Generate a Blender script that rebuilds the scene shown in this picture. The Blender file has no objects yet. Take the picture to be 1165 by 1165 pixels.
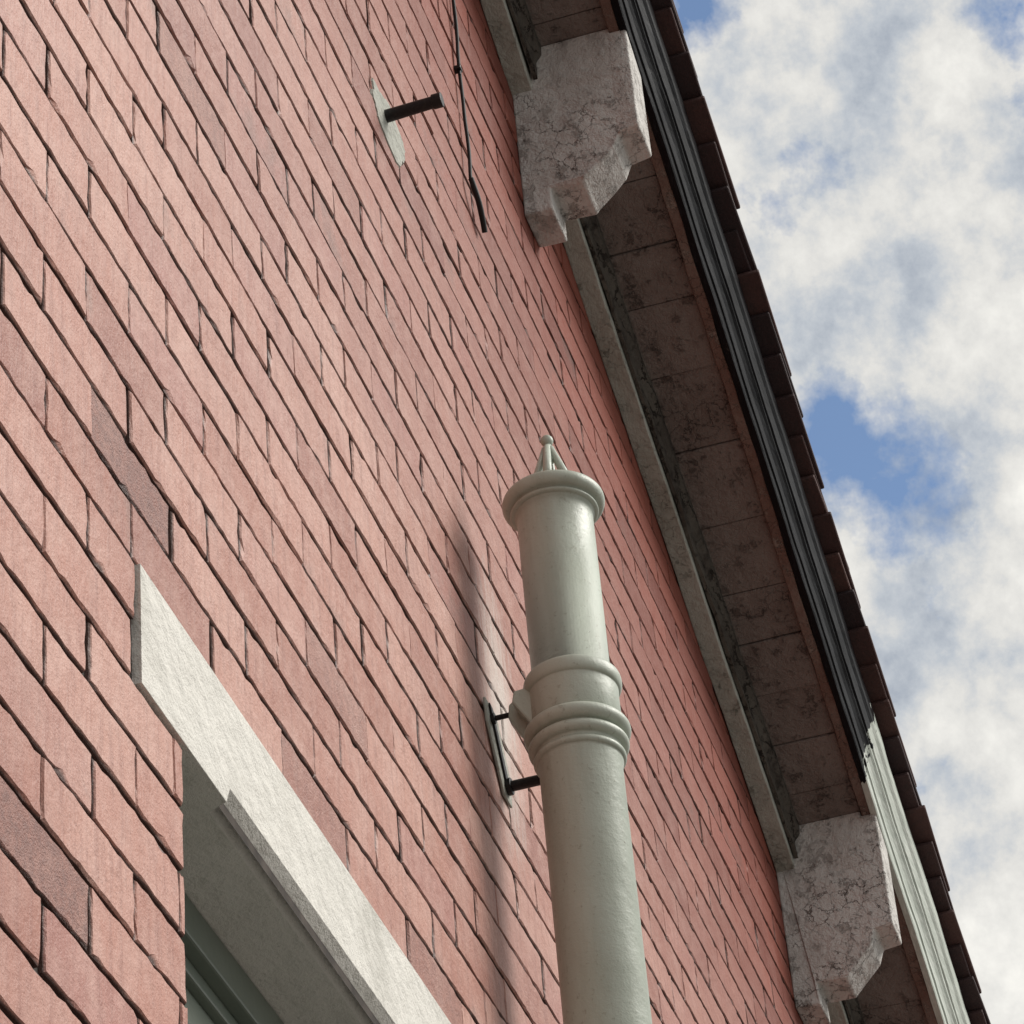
import bpy, math, random
from mathutils import Vector, Matrix, noise
random.seed(7)
S=bpy.context.scene
S.view_settings.view_transform='Standard'; S.view_settings.look='None'; S.view_settings.exposure=0
# ---------------------------------------------------------------- camera
F=3960.0
u=Vector((-492.5,5172.5,-F)).normalized()
h=Vector((1492.5,-2898.5,-F)); h=(h-u*h.dot(u)).normalized()
yv=u.cross(h)
M=Matrix((h,yv,u))
cam=bpy.data.cameras.new('camera');co=bpy.data.objects.new('camera',cam)
S.collection.objects.link(co)
co.matrix_world=Matrix.Translation((0,-1.046,1.6))@M.to_4x4()
cam.lens=F/1165*36;cam.sensor_width=36;cam.clip_end=5000;cam.clip_start=.05
S.camera=co
# ---------------------------------------------------------------- helpers
def empty(name,loc=(0,0,0)):
    o=bpy.data.objects.new(name,None); S.collection.objects.link(o); return o
def mesh(name,v,f,mat,parent=None,smooth=False,bevel=0,seg=2):
    me=bpy.data.meshes.new(name); me.from_pydata([tuple(p) for p in v],[],f); me.validate()
    import bmesh
    bm=bmesh.new(); bm.from_mesh(me); bmesh.ops.recalc_face_normals(bm,faces=bm.faces); bm.to_mesh(me); bm.free()
    o=bpy.data.objects.new(name,me); S.collection.objects.link(o)
    if mat: me.materials.append(mat)
    if parent: o.parent=parent
    if smooth:
        for p in me.polygons: p.use_smooth=True
    if bevel:
        b=o.modifiers.new('b','BEVEL'); b.width=bevel; b.segments=seg; b.limit_method='ANGLE'; b.angle_limit=.5
    return o
def prism(pts,vec,v,f):
    n=len(pts); b=len(v); vec=Vector(vec)
    v+= [Vector(p) for p in pts]+[Vector(p)+vec for p in pts]
    f.append(tuple(b+i for i in range(n))); f.append(tuple(b+n+i for i in reversed(range(n))))
    for i in range(n):
        j=(i+1)%n; f.append((b+i,b+j,b+n+j,b+n+i))
def box(x0,x1,y0,y1,z0,z1,v,f):
    prism([(x0,y0,z0),(x1,y0,z0),(x1,y1,z0),(x0,y1,z0)],(0,0,z1-z0),v,f)
def lathe(name,prof,cx,cy,mat,parent,n=72):
    v=[];f=[]
    for r,z in prof:
        for i in range(n):
            a=2*math.pi*i/n; v.append((cx+r*math.cos(a),cy+r*math.sin(a),z))
    for k in range(len(prof)-1):
        for i in range(n):
            j=(i+1)%n; f.append((k*n+i,k*n+j,(k+1)*n+j,(k+1)*n+i))
    return mesh(name,v,f,mat,parent,smooth=True)
def tube(p0,p1,r,v,f,n=14,r2=None):
    p0=Vector(p0);p1=Vector(p1); r2=r if r2 is None else r2
    d=(p1-p0).normalized(); a=d.orthogonal().normalized(); b=d.cross(a); k=len(v)
    for p,rr in ((p0,r),(p1,r2)):
        for i in range(n):
            t=2*math.pi*i/n; v.append(p+(a*math.cos(t)+b*math.sin(t))*rr)
    for i in range(n):
        j=(i+1)%n; f.append((k+i,k+j,k+n+j,k+n+i))
    f.append(tuple(k+i for i in range(n))); f.append(tuple(k+n+i for i in range(n)))
TH=math.radians(21.825); D=Vector((math.cos(TH),0,-math.sin(TH))); Mv=Vector((math.sin(TH),0,math.cos(TH))); A=Vector((4.430,0,6.264))
def R(s,y,m): return A+D*s+Mv*m+Vector((0,y,0))
# ---------------------------------------------------------------- materials
class N:
    def __init__(s,name):
        s.m=bpy.data.materials.new(name); s.m.use_nodes=True; s.t=s.m.node_tree; s.b=s.t.nodes['Principled BSDF']
        s.tc=s.t.nodes.new('ShaderNodeTexCoord').outputs['Object']
    def n(s,t,**k):
        x=s.t.nodes.new(t)
        for a,b in k.items():
            if a.startswith('_'): setattr(x,a[1:],b)
        return x
    def l(s,a,b): s.t.links.new(a,b)
    def mapv(s,scale=(1,1,1),rot=(0,0,0)):
        x=s.n('ShaderNodeMapping'); s.l(s.tc,x.inputs[0]); x.inputs['Scale'].default_value=scale; x.inputs['Rotation'].default_value=rot; return x.outputs[0]
    def noise(s,scale,detail=3,rough=.55,vec=None,dist=0):
        x=s.n('ShaderNodeTexNoise'); s.l(vec or s.tc,x.inputs['Vector'])
        x.inputs['Scale'].default_value=scale; x.inputs['Detail'].default_value=detail; x.inputs['Roughness'].default_value=rough; x.inputs['Distortion'].default_value=dist
        return x.outputs['Fac']
    def ramp(s,fac,stops):
        x=s.n('ShaderNodeValToRGB'); s.l(fac,x.inputs[0]); e=x.color_ramp.elements
        while len(e)<len(stops): e.new(.5)
        for el,(p,c) in zip(e,stops):
            el.position=p; el.color=c if len(c)==4 else (*c,1)
        return x.outputs[0]
    def g(s,fac,a,b):
        x=s.n('ShaderNodeMapRange'); s.l(fac,x.inputs[0]); x.inputs[1].default_value=a; x.inputs[2].default_value=b; return x.outputs[0]
    def mix(s,fac,a,b,mode='MIX'):
        x=s.n('ShaderNodeMix',_data_type='RGBA',_blend_type=mode)
        for i,val in ((0,fac),(6,a),(7,b)):
            if isinstance(val,(int,float)): x.inputs[i].default_value=val
            elif isinstance(val,tuple): x.inputs[i].default_value=(*val,1) if len(val)==3 else val
            else: s.l(val,x.inputs[i])
        return x.outputs[2]
    def math(s,op,a,b=0,c=None):
        x=s.n('ShaderNodeMath',_operation=op)
        for i,val in enumerate((a,b,c)):
            if val is None: continue
            if isinstance(val,(int,float)): x.inputs[i].default_value=val
            else: s.l(val,x.inputs[i])
        return x.outputs[0]
    def bump(s,hgt,dist,strength=1,prev=None):
        x=s.n('ShaderNodeBump'); s.l(hgt,x.inputs['Height']); x.inputs['Distance'].default_value=dist; x.inputs['Strength'].default_value=strength
        if prev: s.l(prev,x.inputs['Normal'])
        return x.outputs[0]
    def out(s,col,rough,nrm=None,spec=.5):
        for nm,val in (('Base Color',col),('Roughness',rough),('Normal',nrm)):
            if val is None: continue
            if isinstance(val,(int,float)): s.b.inputs[nm].default_value=val
            elif isinstance(val,tuple): s.b.inputs[nm].default_value=(*val,1)
            else: s.l(val,s.b.inputs[nm])
        if isinstance(spec,(int,float)): s.b.inputs['Specular IOR Level'].default_value=spec
        else: s.l(spec,s.b.inputs['Specular IOR Level'])
        return s.m
# bricks
k=N('brick')
at=k.n('ShaderNodeAttribute',_attribute_name='rnd').outputs['Fac']
at2=k.n('ShaderNodeAttribute',_attribute_name='rough').outputs['Fac']
sep=k.n('ShaderNodeSeparateXYZ'); k.l(k.tc,sep.inputs[0])
base=k.ramp(at,[(0,(.28,.105,.078)),(.12,(.37,.158,.115)),(.5,(.435,.205,.156)),(.85,(.49,.26,.205)),(1,(.37,.16,.13))])
mott=k.noise(14,3,.65)
base=k.mix(k.math('MULTIPLY',k.g(mott,.42,.72),.55),base,(.58,.38,.325))
streak=k.noise(1,4,.7,k.mapv((75,75,10),(0,.35,0)))
# shade under the eave painted into the brick colour: darker, redder towards it
eave_dot=k.n('ShaderNodeVectorMath',_operation='DOT_PRODUCT'); k.l(k.tc,eave_dot.inputs[0]); eave_dot.inputs[1].default_value=Mv
eave_shade=k.math('SUBTRACT',A.dot(Mv),eave_dot.outputs['Value'])
eave_shade=k.math('ADD',eave_shade,k.math('MULTIPLY',k.math('SUBTRACT',mott,.5),.5))
eave_shade=k.math('ADD',eave_shade,k.math('MULTIPLY',k.math('SUBTRACT',streak,.5),.5))
eave_shade=k.g(eave_shade,1.95,.25)
base=k.mix(k.math('MULTIPLY',eave_shade,.95),base,k.mix(at,(.15,.036,.024),(.255,.068,.045)))
base=k.mix(k.math('MULTIPLY',k.g(streak,.48,.70),.5),base,(.22,.085,.066))
fine=k.noise(380,2,.7)
base=k.mix(k.math('MULTIPLY',k.g(fine,.55,.70),.45),base,(.14,.065,.055))
base=k.mix(k.math('MULTIPLY',k.g(fine,.45,.30),k.math('SUBTRACT',.28,k.math('MULTIPLY',eave_shade,.24))),base,(.60,.40,.34))
big=k.noise(1.8,3,.65)
base=k.mix(k.math('MULTIPLY',k.g(big,.46,.68),.42),base,(.24,.09,.07))
base=k.mix(k.math('MULTIPLY',at2,k.math('ADD',k.math('MULTIPLY',k.g(k.noise(70,4,.8),.42,.6),.5),.3)),base,(.17,.08,.068))
dx=k.math('DIVIDE',k.math('SUBTRACT',sep.outputs[0],4.12),.11)
dz=k.math('DIVIDE',k.math('SUBTRACT',sep.outputs[2],4.47),.30)
dd=k.math('SQRT',k.math('ADD',k.math('MULTIPLY',dx,dx),k.math('MULTIPLY',dz,dz)))
film=k.math('MULTIPLY',k.math('SUBTRACT',1.0,dd),1.2)
film=k.math('ADD',film,k.math('MULTIPLY',k.math('SUBTRACT',streak,.5),1.8))
film=k.math('MULTIPLY',k.g(film,.1,1.0),.72)
base=k.mix(film,base,(.62,.58,.53))
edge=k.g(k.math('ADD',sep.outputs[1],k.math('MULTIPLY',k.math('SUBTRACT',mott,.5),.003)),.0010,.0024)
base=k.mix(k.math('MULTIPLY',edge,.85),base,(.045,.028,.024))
hb=k.math('ADD',k.math('MULTIPLY',k.noise(45,3,.65),1.0),k.math('MULTIPLY',fine,.28))
hb=k.math('ADD',hb,k.math('MULTIPLY',streak,.45))
hb=k.math('ADD',hb,k.math('MULTIPLY',at2,k.math('MULTIPLY',fine,.6)))
brick=k.out(base,k.math('ADD',.44,k.math('MULTIPLY',mott,.22)),k.bump(hb,.0042,.7),k.math('SUBTRACT',.46,k.math('MULTIPLY',eave_shade,.34)))
k=N('mortar')
mortar=k.out(k.ramp(k.noise(30,3),[(.3,(.022,.018,.016)),(.7,(.08,.065,.055))]),.95)
def masonry(name,c1,c2,sc=260,d=.0015,dirt=(.25,.24,.2),dk=.25):
    k=N(name); c=k.mix(k.noise(12,4,.65),c1,c2); fn=k.noise(sc,3,.8)
    c=k.mix(k.math('MULTIPLY',k.g(fn,.57,.7),dk),c,dirt)
    c=k.mix(k.math('MULTIPLY',k.g(k.noise(4,5,.7),.50,.70),.4),c,dirt)
    return k.out(c,.8,k.bump(k.math('ADD',k.math('MULTIPLY',fn,.4),k.noise(30,2)),d*3,.9),.3)
stone=masonry('painted_stone',(.64,.62,.57),(.74,.72,.67),200,.0026,dk=.3)
patchm=masonry('mortar_patch',(.32,.33,.29),(.46,.46,.41),120,.003,(.16,.15,.13),.5)
def cracked(name,c1,c2,crack,scale,width,dirt,dk,amount=1.0,blotch=3.0,aniso=(1,1,1),thr=(.46,.6),rot=(0,0,0),warpk=.028,flk=.58,rel=.0055):
    k=N(name)
    warp=k.n('ShaderNodeTexNoise'); k.l(k.tc,warp.inputs['Vector']); warp.inputs['Scale'].default_value=45; warp.inputs['Detail'].default_value=3; warp.inputs['Roughness'].default_value=.75
    vm=k.n('ShaderNodeVectorMath',_operation='MULTIPLY_ADD'); k.l(warp.outputs['Color'],vm.inputs[0]); vm.inputs[1].default_value=(warpk,)*3; k.l(k.mapv(aniso,rot),vm.inputs[2])
    vo=k.n('ShaderNodeTexVoronoi',_feature='DISTANCE_TO_EDGE'); k.l(vm.outputs[0],vo.inputs['Vector']); vo.inputs['Scale'].default_value=scale
    b=k.noise(blotch,3,.7); b2=k.noise(24,3,.7)
    wv=k.math('MULTIPLY',k.g(b2,.35,.7),width)
    cr=k.math('MULTIPLY',k.math('MULTIPLY',k.g(k.math('SUBTRACT',vo.outputs['Distance'],wv),.006,-.006),k.g(b,*thr)),amount)
    fl=k.math('MULTIPLY',k.g(k.noise(20,6,.8),flk,flk+.02),k.g(b,.36,.55))
    c=k.mix(k.noise(9,4,.75),c1,c2)
    c=k.mix(k.math('MULTIPLY',k.g(k.noise(5,5,.75),.46,.66),dk*.8),c,dirt)
    c=k.mix(k.math('MULTIPLY',k.g(k.noise(110,3,.8),.55,.68),dk*.5),c,dirt)
    c=k.mix(k.math('MULTIPLY',fl,dk),c,dirt)
    c=k.mix(cr,c,crack)
    hgt=k.math('SUBTRACT',k.math('ADD',k.noise(40,4,.75),k.math('MULTIPLY',k.noise(16,1),1.0)),k.math('ADD',k.math('MULTIPLY',cr,.6),k.math('MULTIPLY',fl,.4)))
    return k.out(c,.75,k.bump(hgt,rel,1.0),.22)
corbm=cracked('flaking_white_paint',(.47,.45,.425),(.66,.64,.61),(.11,.085,.07),30,.030,(.27,.235,.21),.6,.8,6,thr=(.50,.60),rel=.010,flk=.565)
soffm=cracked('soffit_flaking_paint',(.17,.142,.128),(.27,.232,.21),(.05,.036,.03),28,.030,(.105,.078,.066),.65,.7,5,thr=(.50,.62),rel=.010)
boardm=cracked('rafter_grey_paint',(.38,.38,.335),(.49,.49,.44),(.12,.10,.08),40,.02,(.22,.21,.17),.6,.5,5,flk=.62,rel=.007)
darkb=cracked('weathered_dark_board',(.075,.065,.055),(.15,.135,.115),(.02,.015,.012),30,.08,(.04,.03,.026),.8,.9,12,aniso=(.35,1,1),thr=(.35,.55),rot=(0,TH,0),rel=.008)
brownm=cracked('bare_brown_edge',(.13,.08,.065),(.21,.14,.115),(.05,.03,.02),40,.04,(.30,.27,.24),.5,.5,8)
k=N('bargeboard_paint')
dp=k.n('ShaderNodeVectorMath',_operation='DOT_PRODUCT'); k.l(k.tc,dp.inputs[0]); dp.inputs[1].default_value=D
s_=k.math('SUBTRACT',dp.outputs['Value'],A.dot(D))
SPLIT=1.985
sp2=k.n('ShaderNodeSeparateXYZ'); k.l(k.tc,sp2.inputs[0])
sn=k.math('ADD',s_,k.math('MULTIPLY',k.math('SUBTRACT',k.noise(34,3,.65),.5),.20))
sn=k.math('SUBTRACT',sn,k.math('MULTIPLY',k.math('ADD',sp2.outputs[1],.225),1.2))
msk=k.g(k.math('SUBTRACT',sn,SPLIT),-.003,.003)
grain=k.noise(1,4,.7,k.mapv((4,150,90),(0,TH,0)))
blk=k.mix(k.g(grain,.5,.8),(.003,.003,.004),(.013,.014,.018))
blk=k.mix(k.math('MULTIPLY',k.g(k.noise(50,4,.8),.62,.72),.3),blk,(.08,.075,.07))
grn=k.mix(k.g(grain,.4,.7),(.44,.48,.43),(.62,.65,.60))
barge=k.out(k.mix(msk,blk,grn),k.math('ADD',.30,k.math('MULTIPLY',msk,.3)),k.bump(grain,.0022,.5),.11)
k=N('clay_tile')
at=k.n('ShaderNodeAttribute',_attribute_name='rnd').outputs['Fac']
c=k.ramp(at,[(0,(.035,.022,.024)),(.5,(.055,.030,.030)),(1,(.095,.048,.042))])
c=k.mix(k.math('MULTIPLY',k.g(k.noise(40,4,.75),.5,.7),.5),c,(.03,.026,.026))
tilem=k.out(c,.8,k.bump(k.noise(120,3,.7),.002),.3)
k=N('pipe_sage_paint')
c=k.mix(k.noise(6,3,.6),(.37,.41,.345),(.435,.475,.41))
c=k.mix(k.math('MULTIPLY',k.g(k.noise(1,4,.7,k.mapv((30,30,3))),.46,.70),.38),c,(.27,.295,.235))
pn=k.noise(90,4,.75)
c=k.mix(k.math('MULTIPLY',k.g(pn,.60,.66),.5),c,(.22,.22,.17))
chipn=k.g(k.noise(55,5,.8),.685,.695)
c=k.mix(k.math('MULTIPLY',chipn,.8),c,(.13,.10,.075))
pipem=k.out(c,k.math('ADD',.34,k.math('MULTIPLY',pn,.2)),k.bump(k.math('SUBTRACT',k.math('ADD',k.math('MULTIPLY',pn,.5),k.math('MULTIPLY',k.noise(12,2),1.8)),k.math('MULTIPLY',chipn,.2)),.0036,.55),.5)
k=N('black_iron'); ironm=k.out(k.mix(k.g(k.noise(150,3),.5,.7),(.007,.007,.008),(.022,.019,.017)),.42,None,.3)
k=N('black_cable'); cablem=k.out((.014,.013,.013),.6,None,.3)
k=N('green_frame_paint'); framem=k.out(k.mix(k.noise(20,3),(.12,.145,.12),(.17,.195,.16)),.4,k.bump(k.noise(30,2),.002,.4))
k=N('window_glass'); glassm=k.out((.02,.025,.025),.05)
k=N('paving'); groundm=k.out(k.mix(k.noise(3,5,.7),(.12,.115,.108),(.18,.172,.16)),.9)
k=N('plaster_inside'); insm=k.out((.25,.24,.22),.9)
# ---------------------------------------------------------------- ground
mesh('ground',[(-1500,-1500,0),(1500,-1500,0),(1500,1500,0),(-1500,1500,0)],[(0,1,2,3)],groundm)
# ---------------------------------------------------------------- house
H=empty('brick_house')
APX=-.5; APZ=A.z+(A.x-APX)*math.tan(TH); TAN=math.tan(TH)
def roofz(x): return APZ-abs(x-APX)*TAN
ZL=3.744; CO=.075
wx0,wx1=2.786,3.74; lx0,lx1=2.667,3.86; wz0=2.3; LZ0=3.594
v=[];f=[];r1=[];r2=[]
def add_brick(x0,x1,z0,z1,rv,rr,fine):
    y0=random.gauss(0,.0005); cx=(x0+x1)/2; cz=(z0+z1)/2
    tx=random.gauss(0,.0022); tz=random.gauss(0,.006)
    pts=[]
    if fine:
        nx=max(2,int((x1-x0)/.016)); nz=4
        for i in range(nx): pts.append((x0+(x1-x0)*i/nx,z0))
        for i in range(nz): pts.append((x1,z0+(z1-z0)*i/nz))
        for i in range(nx): pts.append((x1-(x1-x0)*i/nx,z1))
        for i in range(nz): pts.append((x0,z1-(z1-z0)*i/nz))
    else: pts=[(x0,z0),(x1,z0),(x1,z1),(x0,z1)]
    b=len(v); n=len(pts)
    j=.0008 if fine else 0
    out=[(x+random.gauss(0,j),z+random.gauss(0,j)) for x,z in pts]
    chip=[.0014+abs(random.gauss(0,.0012))*(1 if fine else 0) for _ in pts]
    if fine:
        for _ in range(random.choice((0,0,1,1,2))):
            ci=random.randrange(n); chip[ci]+=random.uniform(.002,.008)
    for x,z in out: v.append((x,.02,z))
    for x,z in out: v.append((x,y0+.0028,z))
    for (x,z),c in zip(out,chip):
        xi=x+(c if x<x0+.003 else (-c if x>x1-.003 else 0)); zi=z+(c if z<z0+.003 else (-c if z>z1-.003 else 0))
        v.append((xi,y0+(xi-cx)*tx+(zi-cz)*tz,zi))
    for a in (0,n):
        for i in range(n):
            q=(i+1)%n; f.append((b+a+i,b+a+q,b+a+n+q,b+a+n+i))
    f.append(tuple(b+2*n+i for i in range(n)))
    r1.extend([rv]*(3*n)); r2.extend([rr]*(3*n))
G=.0060
for rI in range(-50,70):
    z0=ZL+rI*CO; z1=z0+CO-G
    if z0<-.07: continue
    jx=random.gauss(0,.006)
    for cI in range(-58,30):
        x0=2.544+cI*.225+(.1125 if rI%2==0 else 0)+jx+random.gauss(0,.0025); x1=x0+.225-G+.0015+random.gauss(0,.001)
        if rI==1 and cI==0: x0=2.544;x1=2.764
        zr=min(roofz(x0),roofz(x1))
        if z0>zr+.12 or x0<-9 or x1>8: continue
        rv=random.random(); rr=0.0
        if (rI,cI) in ((1,0),(-7,-1)): rr=1.0; rv=.1
        elif random.random()<.02: rr=random.uniform(.3,.7); rv*=.5
        spans=[(x0,x1)]
        def cut(sp,a,b_):
            o=[]
            for p,q in sp:
                if q<=a or p>=b_: o.append((p,q)); continue
                if p<a: o.append((p,a))
                if q>b_: o.append((b_,q))
            return [(p,q) for p,q in o if q-p>.012]
        zj=random.gauss(0,.0010)
        if z0<ZL-.01 and z1>LZ0+.01: spans=cut(spans,lx0-.003,lx1+.003)
        elif z0<LZ0-.01 and z1>wz0: spans=cut(spans,wx0,wx1)
        for p,q in spans:
            add_brick(p,q,z0+zj,z1+zj,rv,rr, p>1.9 and z0>2.8 and q<7.3)
me=bpy.data.meshes.new('wall_bricks'); me.from_pydata(v,[],f)
for nm,arr in (('rnd',r1),('rough',r2)):
    a=me.attributes.new(nm,'FLOAT','POINT'); a.data.foreach_set('value',arr)
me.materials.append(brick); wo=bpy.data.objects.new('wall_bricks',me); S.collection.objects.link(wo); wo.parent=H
v=[];f=[]
my=.0068
def quad(p): 
    b=len(v); v.extend(p); f.append(tuple(range(b,b+len(p))))
quad([(-9,my,0),(wx0,my,0),(wx0,my,roofz(wx0)+.1),(APX,my,APZ+.1),(-9,my,roofz(-9)+.1)])
quad([(wx1,my,0),(8,my,0),(8,my,roofz(8)+.1),(wx1,my,roofz(wx1)+.1)])
quad([(wx0,my,0),(wx1,my,0),(wx1,my,wz0),(wx0,my,wz0)])
quad([(wx0,my,LZ0),(wx1,my,LZ0),(wx1,my,roofz(wx1)+.1),(wx0,my,roofz(wx0)+.1)])
mesh('wall_mortar',v,f,mortar,H)
v=[];f=[]
box(7.99,8.0,.021,6,0,roofz(8),v,f); box(-9,-8.99,.021,6,0,roofz(-9),v,f); box(-9,8,5.99,6,0,roofz(8),v,f)
mesh('side_walls',v,f,insm,H)
v=[];f=[]
box(wx0-.03,wx0-.001,.0215,.30,wz0,LZ0-.001,v,f); box(wx1+.001,wx1+.03,.0215,.30,wz0,LZ0-.001,v,f)
mesh('window_reveals',v,f,patchm,H)
# lintel with stopped chamfer
v=[];f=[]
ch0=2.905; c=.024
t=ZL-.002; b0=LZ0
def LP(x,ch): 
    if ch: return [(x,.13,b0),(x,.13,t),(x,-.004,t),(x,-.004,b0+c),(x,-.004+c,b0)]
    return [(x,.13,b0),(x,.13,t),(x,-.004,t),(x,-.004,b0+.0005),(x,-.0035,b0)]
n=5; xs=[(lx0,0),(ch0,0),(ch0+.012,1),(lx1-.26,1),(lx1-.248,0),(lx1,0)]
for x,ch in xs: v+=LP(x,ch)
for a in range(len(xs)-1):
    for i in range(n):
        j=(i+1)%n; f.append((a*n+i,a*n+j,(a+1)*n+j,(a+1)*n+i))
f.append(tuple(range(n))); f.append(tuple(range((len(xs)-1)*n,len(xs)*n)))
mesh('window_lintel',v,f,stone,H,bevel=.0025)
v=[];f=[]; box(wx0-.08,wx1+.08,-.05,.12,wz0-.12,wz0,v,f); mesh('window_sill',v,f,stone,H,bevel=.004)
v=[];f=[]
for (a,b_,y0,y1,w) in ((wx0,wx1,.10,.17,.05),(wx0+.05,wx1-.05,.118,.165,.02),(wx0+.07,wx1-.07,.130,.160,.045)):
    zt=LZ0-.0005-(a-wx0); zb=wz0+.001+(a-wx0)
    box(a,b_,y0,y1,zt-w,zt,v,f); box(a,b_,y0,y1,zb,zb+w,v,f)
    box(a,a+w,y0,y1,zb+w,zt-w,v,f); box(b_-w,b_,y0,y1,zb+w,zt-w,v,f)
zm=(wz0+LZ0)/2; box(wx0+.115,wx1-.115,.132,.158,zm-.02,zm+.02,v,f)
mesh('window_frame',v,f,framem,H,bevel=.003)
v=[];f=[]; box(wx0+.10,wx1-.10,.143,.147,wz0+.1,LZ0-.1,v,f); mesh('window_glass',v,f,glassm,H)
v=[];f=[]; box(wx0-.5,wx1+.5,.9,.91,wz0-.5,LZ0+.5,v,f); mesh('room_wall',v,f,insm,H)
# ---------------------------------------------------------------- verge
SE=(8.3-A.x)/math.cos(TH); SA=(APX-A.x)/math.cos(TH)
def rake(name,prof,mat,s0=SA,s1=SE,bevel=0,nseg=1,amp=1.0):
    v=[];f=[]
    if nseg==1: prism([R(s0,y,m) for y,m in prof],D*(s1-s0),v,f)
    else:
        n=len(prof)
        for q in range(nseg+1):
            s=s0+(s1-s0)*q/nseg
            wob=noise.noise(Vector((s*3,1,len(prof))))*.0025
            wm=noise.noise(Vector((s*5,7,len(prof))))*.002
            v+= [R(s,y+wob+amp*.0012*noise.noise(Vector((s*14,y*90,m*40))),m+wm) for y,m in prof]
        for q in range(nseg):
            for i in range(n):
                j=(i+1)%n; f.append((q*n+i,q*n+j,(q+1)*n+j,(q+1)*n+i))
        f.append(tuple(range(n))); f.append(tuple(range(nseg*n,nseg*n+n)))
    return mesh(name,v,f,mat,H,bevel=bevel)
rake('verge_rafter',[(-.001,0),(-.001,.12),(-.042,.12),(-.042,0)],boardm,nseg=240,bevel=.002)
rake('weathered_fillet',[(-.0445,.022),(-.0445,.12),(-.064,.12),(-.064,.078),(-.059,.070),(-.0545,.066),(-.0515,.06),(-.0515,.022)],darkb,nseg=400,amp=3.0)
v=[];f=[]
s=SA
while s<SE:
    L=random.uniform(.12,.20); dm=random.gauss(0,.0014); g=random.uniform(.001,.002)
    prism([R(s,-.04,.100+dm),R(s+L-g,-.04,.100+dm+random.gauss(0,.0012)),R(s+L-g,-.2005,.100+dm+random.gauss(0,.0012)),R(s,-.2005,.100+dm)],Mv*.015,v,f); s+=L
mesh('soffit_boards',v,f,soffm,H,bevel=.002)
rake('soffit_backing',[(-.03,.117),(-.2,.117),(-.2,.125),(-.03,.125)],darkb)
rake('bargeboard_inner',[(-.2010,.088),(-.2225,.086),(-.2225,.26),(-.2010,.26)],brownm,nseg=300,bevel=.002,amp=2.0)
prof=[(-.2228,.084),(-.236,.084),(-.238,.088),(-.238,.118),(-.2415,.120),(-.2415,.135),(-.2445,.148),(-.2495,.158),(-.2545,.164),(-.2545,.176),(-.2585,.179),(-.2605,.190),(-.2645,.205),(-.270,.214),(-.272,.222),(-.272,.262),(-.2228,.262)]
rake('bargeboard',prof,barge,nseg=400)
v=[];f=[]
prism([R(SA,-.266,.266),R(SA,6.2,.266),R(SA,6.2,.284),R(SA,-.266,.284)],D*(SE-SA),v,f)
mesh('roof_deck',v,f,darkb,H)
v=[];f=[];rv=[]
rows=int((SE-SA)/.1)+1
TL=.265; tilt=.12
for i in range(rows):
    s1=SE+.03-i*.1; s0=s1-TL
    y=-.306
    first=True
    while y<(3.0):
        w=.165*(1.5 if (first and i%2) else 1)
        yy=y+(random.gauss(0,.004) if first else 0); ds=random.gauss(0,.005); dm=random.gauss(0,.0018); tt=.0125
        lo=.287+.024+dm; hi=lo-TL*tilt
        prism([R(s1+ds,yy,lo),R(s1+ds+random.gauss(0,.002),y+w-.003,lo),R(s0,y+w-.003,hi),R(s0,yy+random.gauss(0,.003),hi)],Mv*tt,v,f)
        rv+= [random.random()]*8
        y+=w; first=False
o=mesh('roof_tiles',v,f,tilem,H)
a=o.data.attributes.new('rnd','FLOAT','POINT'); a.data.foreach_set('value',rv)
b=o.modifiers.new('b','BEVEL'); b.width=.002; b.segments=1
v=[];f=[]
prism([R(SA,3.0,.29),R(SA,6.3,.29),R(SA,6.3,.33),R(SA,3.0,.33)],D*(SE-SA),v,f)
zt=R(SA,0,.3).z; xt=R(SA,0,.3).x
prism([(xt-.03,-.306,zt),(xt-.03,6.3,zt),(-9.3,6.3,zt-(9.3+xt)*TAN),(-9.3,-.306,zt-(9.3+xt)*TAN)],(0,0,-.3),v,f)
mesh('roof_rear',v,f,tilem,H)
# corbels
cprof=[(.0,0),(-.053,0),(-.054,.048),(-.117,.046),(-.122,.052),(-.150,.082),(-.178,.112),(-.192,.142),(-.197,.147),(-.2325,.151)]
for nm,X,zb in (('purlin_corbel',4.618,5.884),('purlin_corbel_2',6.388,5.148),('purlin_corbel_3',2.848,6.60)):
    v=[];f=[]; w=.098
    topz=lambda x: A.z-(x-A.x)*TAN+.10/math.cos(TH)-.001
    pr=[Vector((X+random.gauss(0,.0015),y+random.gauss(0,.001)*(y<-.01),zb+z+random.gauss(0,.0012))) for y,z in cprof]
    L=pr+[Vector((X,-.2325,topz(X)-.012)),Vector((X,-.2005,topz(X)-.012)),Vector((X,-.2005,topz(X))),Vector((X,0,topz(X)))]
    Rr=[Vector((X+w,p.y,p.z+random.gauss(0,.001))) for p in pr]+[Vector((X+w,-.2325,topz(X+w)-.012)),Vector((X+w,-.2005,topz(X+w)-.012)),Vector((X+w,-.2005,topz(X+w))),Vector((X+w,0,topz(X+w)))]
    n=len(L); v=L+Rr
    f=[tuple(range(n)),tuple(range(n,2*n))]+[(i,(i+1)%n,n+(i+1)%n,n+i) for i in range(n)]
    mesh(nm,v,f,corbm,H,bevel=.004,seg=3)
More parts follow.
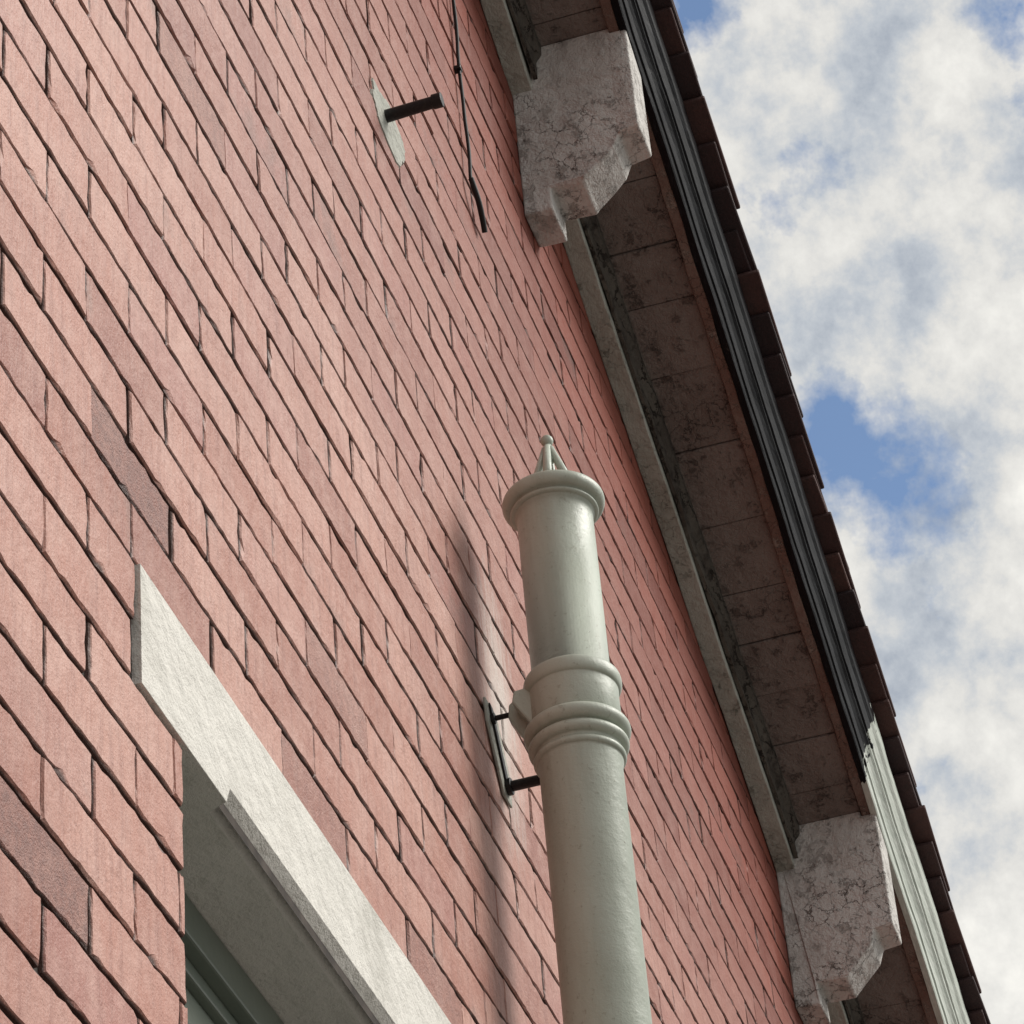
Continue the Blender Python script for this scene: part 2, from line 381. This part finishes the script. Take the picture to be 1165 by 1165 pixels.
# ---------------------------------------------------------------- vent pipe
P=empty('soil_vent_pipe')
px,py=4.036,-.130
ru,rl=.0570,.0595
def ring(r,rb,z,hh):
    return [(rb,z-hh)]+[(rb+(r-rb)*math.cos(a),z+hh*math.sin(a)) for a in [(-80+160*i/10)*math.pi/180 for i in range(11)]]+[(rb,z+hh)]
prof=[(rl,0.05),(rl,4.285),(rl+.002,4.29)]+ring(.0665,rl+.002,4.300,.0055)+ring(.0725,.063,4.321,.009)+ring(.0770,.064,4.345,.012)
prof+=[(.0655,4.359),(.0650,4.405),(.0655,4.412)]+ring(.0715,.0655,4.427,.0125)+[(.064,4.441),(.0595,4.443),(ru,4.438),(ru,4.72),(ru,4.735),(.060,4.737)]
prof+=ring(.0665,.060,4.742,.004)+[(.066,4.748)]+ring(.0772,.068,4.760,.0115)+[(.060,4.774),(.045,4.778),(.036,4.779),(.0,4.779)]
lathe('pipe_shaft',prof,px,py,pipem,P)
v=[];f=[]
for i in range(4):
    a=math.pi/4+i*math.pi/2+.85; ca,sa=math.cos(a),math.sin(a)
    tube((px+.034*ca,py+.034*sa,4.776),(px+.004*ca,py+.004*sa,4.868),.0080,v,f,10,.0052)
tube((px,py,4.842),(px,py,4.876),.0085,v,f,12,.0055)
mesh('finial_cage',v,f,pipem,P,smooth=True)
bp=[(math.cos(a)*.0098,4.882+math.sin(a)*.0098) for a in [(-90+180*i/12)*math.pi/180 for i in range(13)]]
lathe('finial_ball',bp,px,py,pipem,P,24)
v=[];f=[]
prism([(px-.006,py+.052,4.425),(px-.006,py+.082,4.430),(px-.006,py+.096,4.420),(px-.006,py+.098,4.400),(px-.006,py+.084,4.368),(px-.006,py+.055,4.325)],(.014,0,0),v,f)
prism([(px-.034,py+.050,4.424),(px-.034,py+.080,4.422),(px-.034,py+.084,4.404),(px-.034,py+.050,4.345)],(.026,0,0),v,f)
mesh('fixing_lug',v,f,pipem,P,bevel=.003)
v=[];f=[]
prism([(px-.026,-.002,4.430),(px+.030,-.002,4.432),(px+.080,-.002,4.350),(px+.078,-.002,4.300),(px+.040,-.002,4.300),(px-.022,-.002,4.392)],(0,-.004,0),v,f)
mesh('back_plate',v,f,patchm,P,bevel=.0015)
v=[];f=[]
tube((px,py+.08,4.406),(px,.004,4.406),.0040,v,f)
tube((px,-.006,4.406),(px,-.012,4.406),.009,v,f,6)
prism([(px-.014,-.0065,4.426),(px+.000,-.0065,4.424),(px+.060,-.0065,4.328),(px+.050,-.0065,4.316)],(0,-.003,0),v,f)
tube((px+.055,0.0,4.322),(px+.055,-.062,4.322),.0080,v,f)
tube((px+.055,-.006,4.322),(px+.055,-.014,4.322),.013,v,f)
mesh('iron_holdfast',v,f,ironm,P,bevel=.001)
# ---------------------------------------------------------------- iron peg in the wall
K=empty('iron_wall_peg')
v=[];f=[]
c0=Vector((3.724,0,5.327))
tube(c0+Vector((0,.01,0)),c0+Vector((0,-.093,.004)),.0105,v,f,20,.0095)
tube(c0+Vector((0,-.078,.004)),c0+Vector((0,-.0935,.004)),.0118,v,f,20)
mesh('peg',v,f,ironm,K,bevel=.001)
v=[];f=[]
n=48; ring0=[];
for i in range(n):
    a=2*math.pi*i/n; r=1+.3*noise.noise(Vector((math.cos(a)*1.5,math.sin(a)*1.5,3)))+.12*noise.noise(Vector((math.cos(a)*6,math.sin(a)*6,5)))
    ring0.append((c0.x+.085*r*math.cos(a)+.015,c0.z+.050*r*math.sin(a)-.004))
v=[(x,.004,z) for x,z in ring0]+[(c0.x+(x-c0.x)*.93,-.003,c0.z+(z-c0.z)*.93) for x,z in ring0]
f=[tuple(range(n,2*n))]+[(i,(i+1)%n,n+(i+1)%n,n+i) for i in range(n)]
mesh('mortar_collar',v,f,patchm,K)
# ---------------------------------------------------------------- hanging cable
def curve(name,pts,r,mat,parent=None):
    cu=bpy.data.curves.new(name,'CURVE'); cu.dimensions='3D'; cu.bevel_depth=r; cu.bevel_resolution=3
    sp=cu.splines.new('NURBS'); sp.points.add(len(pts)-1)
    for p,q in zip(sp.points,pts): p.co=(*q,1)
    sp.use_endpoint_u=True; sp.order_u=3
    o=bpy.data.objects.new(name,cu); S.collection.objects.link(o); cu.materials.append(mat)
    if parent: o.parent=parent
    return o
Cb=empty('hanging_cable')
x0=4.192
pts=[]
for i in range(16):
    z=6.32-i*(6.32-5.60)/15
    pts.append((x0+.006*math.sin(z*9)+(0.003 if i%3 else -.003),-.007-.004*abs(math.sin(z*7)),z))
pts+=[(x0+.004,-.012,5.585),(x0+.02,-.014,5.57),(x0+.045,-.012,5.548),(x0+.065,-.01,5.535)]
curve('cable',pts,.0032,cablem,Cb)
curve('cable_2',[(x0+.012,-.006,6.32),(x0+.016,-.006,6.1),(x0+.008,-.007,5.92),(x0+.003,-.008,5.85)],.0024,cablem,Cb)
curve('cable_end',[(x0-.002,-.012,5.60),(x0+.012,-.016,5.575),(x0+.035,-.016,5.552),(x0+.06,-.012,5.530)],.0050,cablem,Cb)
v=[];f=[]
for z in (5.86,6.13): box(x0-.004,x0+.010,-.012,.002,z,z+.008,v,f)
mesh('cable_clips',v,f,ironm,Cb,bevel=.001)
# ---------------------------------------------------------------- light
sd=Vector((.42,-1.0,.92)).normalized()
sun=bpy.data.lights.new('sun','SUN'); sun.energy=3.4; sun.angle=math.radians(28); sun.color=(1,.96,.9)
so=bpy.data.objects.new('sun',sun); S.collection.objects.link(so); so.rotation_euler=sd.to_track_quat('Z','Y').to_euler()
w=bpy.data.worlds.new('World'); S.world=w; w.use_nodes=True; t=w.node_tree
for n_ in list(t.nodes): t.nodes.remove(n_)
nn=t.nodes.new; L=t.links.new
tc=nn('ShaderNodeTexCoord').outputs['Generated']
sky=nn('ShaderNodeTexSky'); sky.sky_type='NISHITA'; sky.sun_disc=False
sky.sun_elevation=math.asin(sd.z); sky.sun_rotation=math.atan2(sd.x,sd.y); sky.air_density=1.0; sky.dust_density=.4
def ns(scale,detail,rough,off=(0,0,0),dist=0,sc=(1,1,1)):
    mp=nn('ShaderNodeMapping'); L(tc,mp.inputs[0]); mp.inputs['Location'].default_value=off; mp.inputs['Scale'].default_value=sc
    x=nn('ShaderNodeTexNoise'); L(mp.outputs[0],x.inputs['Vector']); x.inputs['Scale'].default_value=scale; x.inputs['Detail'].default_value=detail; x.inputs['Roughness'].default_value=rough; x.inputs['Distortion'].default_value=dist
    return x.outputs['Fac']
def mt(op,a,b=0,c=None,clamp=False):
    x=nn('ShaderNodeMath'); x.operation=op; x.use_clamp=clamp
    for i,val in enumerate((a,b,c)):
        if val is None: continue
        if isinstance(val,(int,float)): x.inputs[i].default_value=val
        else: L(val,x.inputs[i])
    return x.outputs[0]
def rp(fac,stops):
    x=nn('ShaderNodeValToRGB'); L(fac,x.inputs[0]); e=x.color_ramp.elements
    while len(e)<len(stops): e.new(.5)
    for el,(p,c) in zip(e,stops): el.position=p; el.color=(*c,1)
    return x.outputs[0]
dens=mt('ADD',mt('MULTIPLY',ns(20,6,.62,(.3,.1,.2)),1.15),.165)
for d,r,a in (((.796,.0855,.5997),.036,.38),((.779,.0946,.6194),.026,.30),((.700,.101,.7067),.026,.32),((.718,.0145,.6955),.020,.28)):
    vm=nn('ShaderNodeVectorMath'); vm.operation='DISTANCE'; L(tc,vm.inputs[0]); vm.inputs[1].default_value=d
    blob=mt('SUBTRACT',1.0,mt('DIVIDE',vm.outputs['Value'],r),clamp=True)
    dens=mt('SUBTRACT',dens,mt('MULTIPLY',blob,a))
mask=rp(dens,[(.42,(0,0,0)),(.60,(1,1,1))])
ccol=rp(mt('ADD',mt('MULTIPLY',ns(26,7,.62,(1.3,.7,2.2)),.78),mt('MULTIPLY',dens,.22)),[(.37,(.38,.43,.51)),(.47,(.58,.62,.67)),(.56,(.82,.81,.78)),(.70,(1.05,1.03,.97))])
b1=nn('ShaderNodeBackground'); L(sky.outputs[0],b1.inputs[0]); b1.inputs[1].default_value=.15
b2=nn('ShaderNodeBackground'); L(ccol,b2.inputs[0]); b2.inputs[1].default_value=.92
ms=nn('ShaderNodeMixShader'); L(mask,ms.inputs[0]); L(b1.outputs[0],ms.inputs[1]); L(b2.outputs[0],ms.inputs[2])
ow=nn('ShaderNodeOutputWorld'); L(ms.outputs[0],ow.inputs[0])
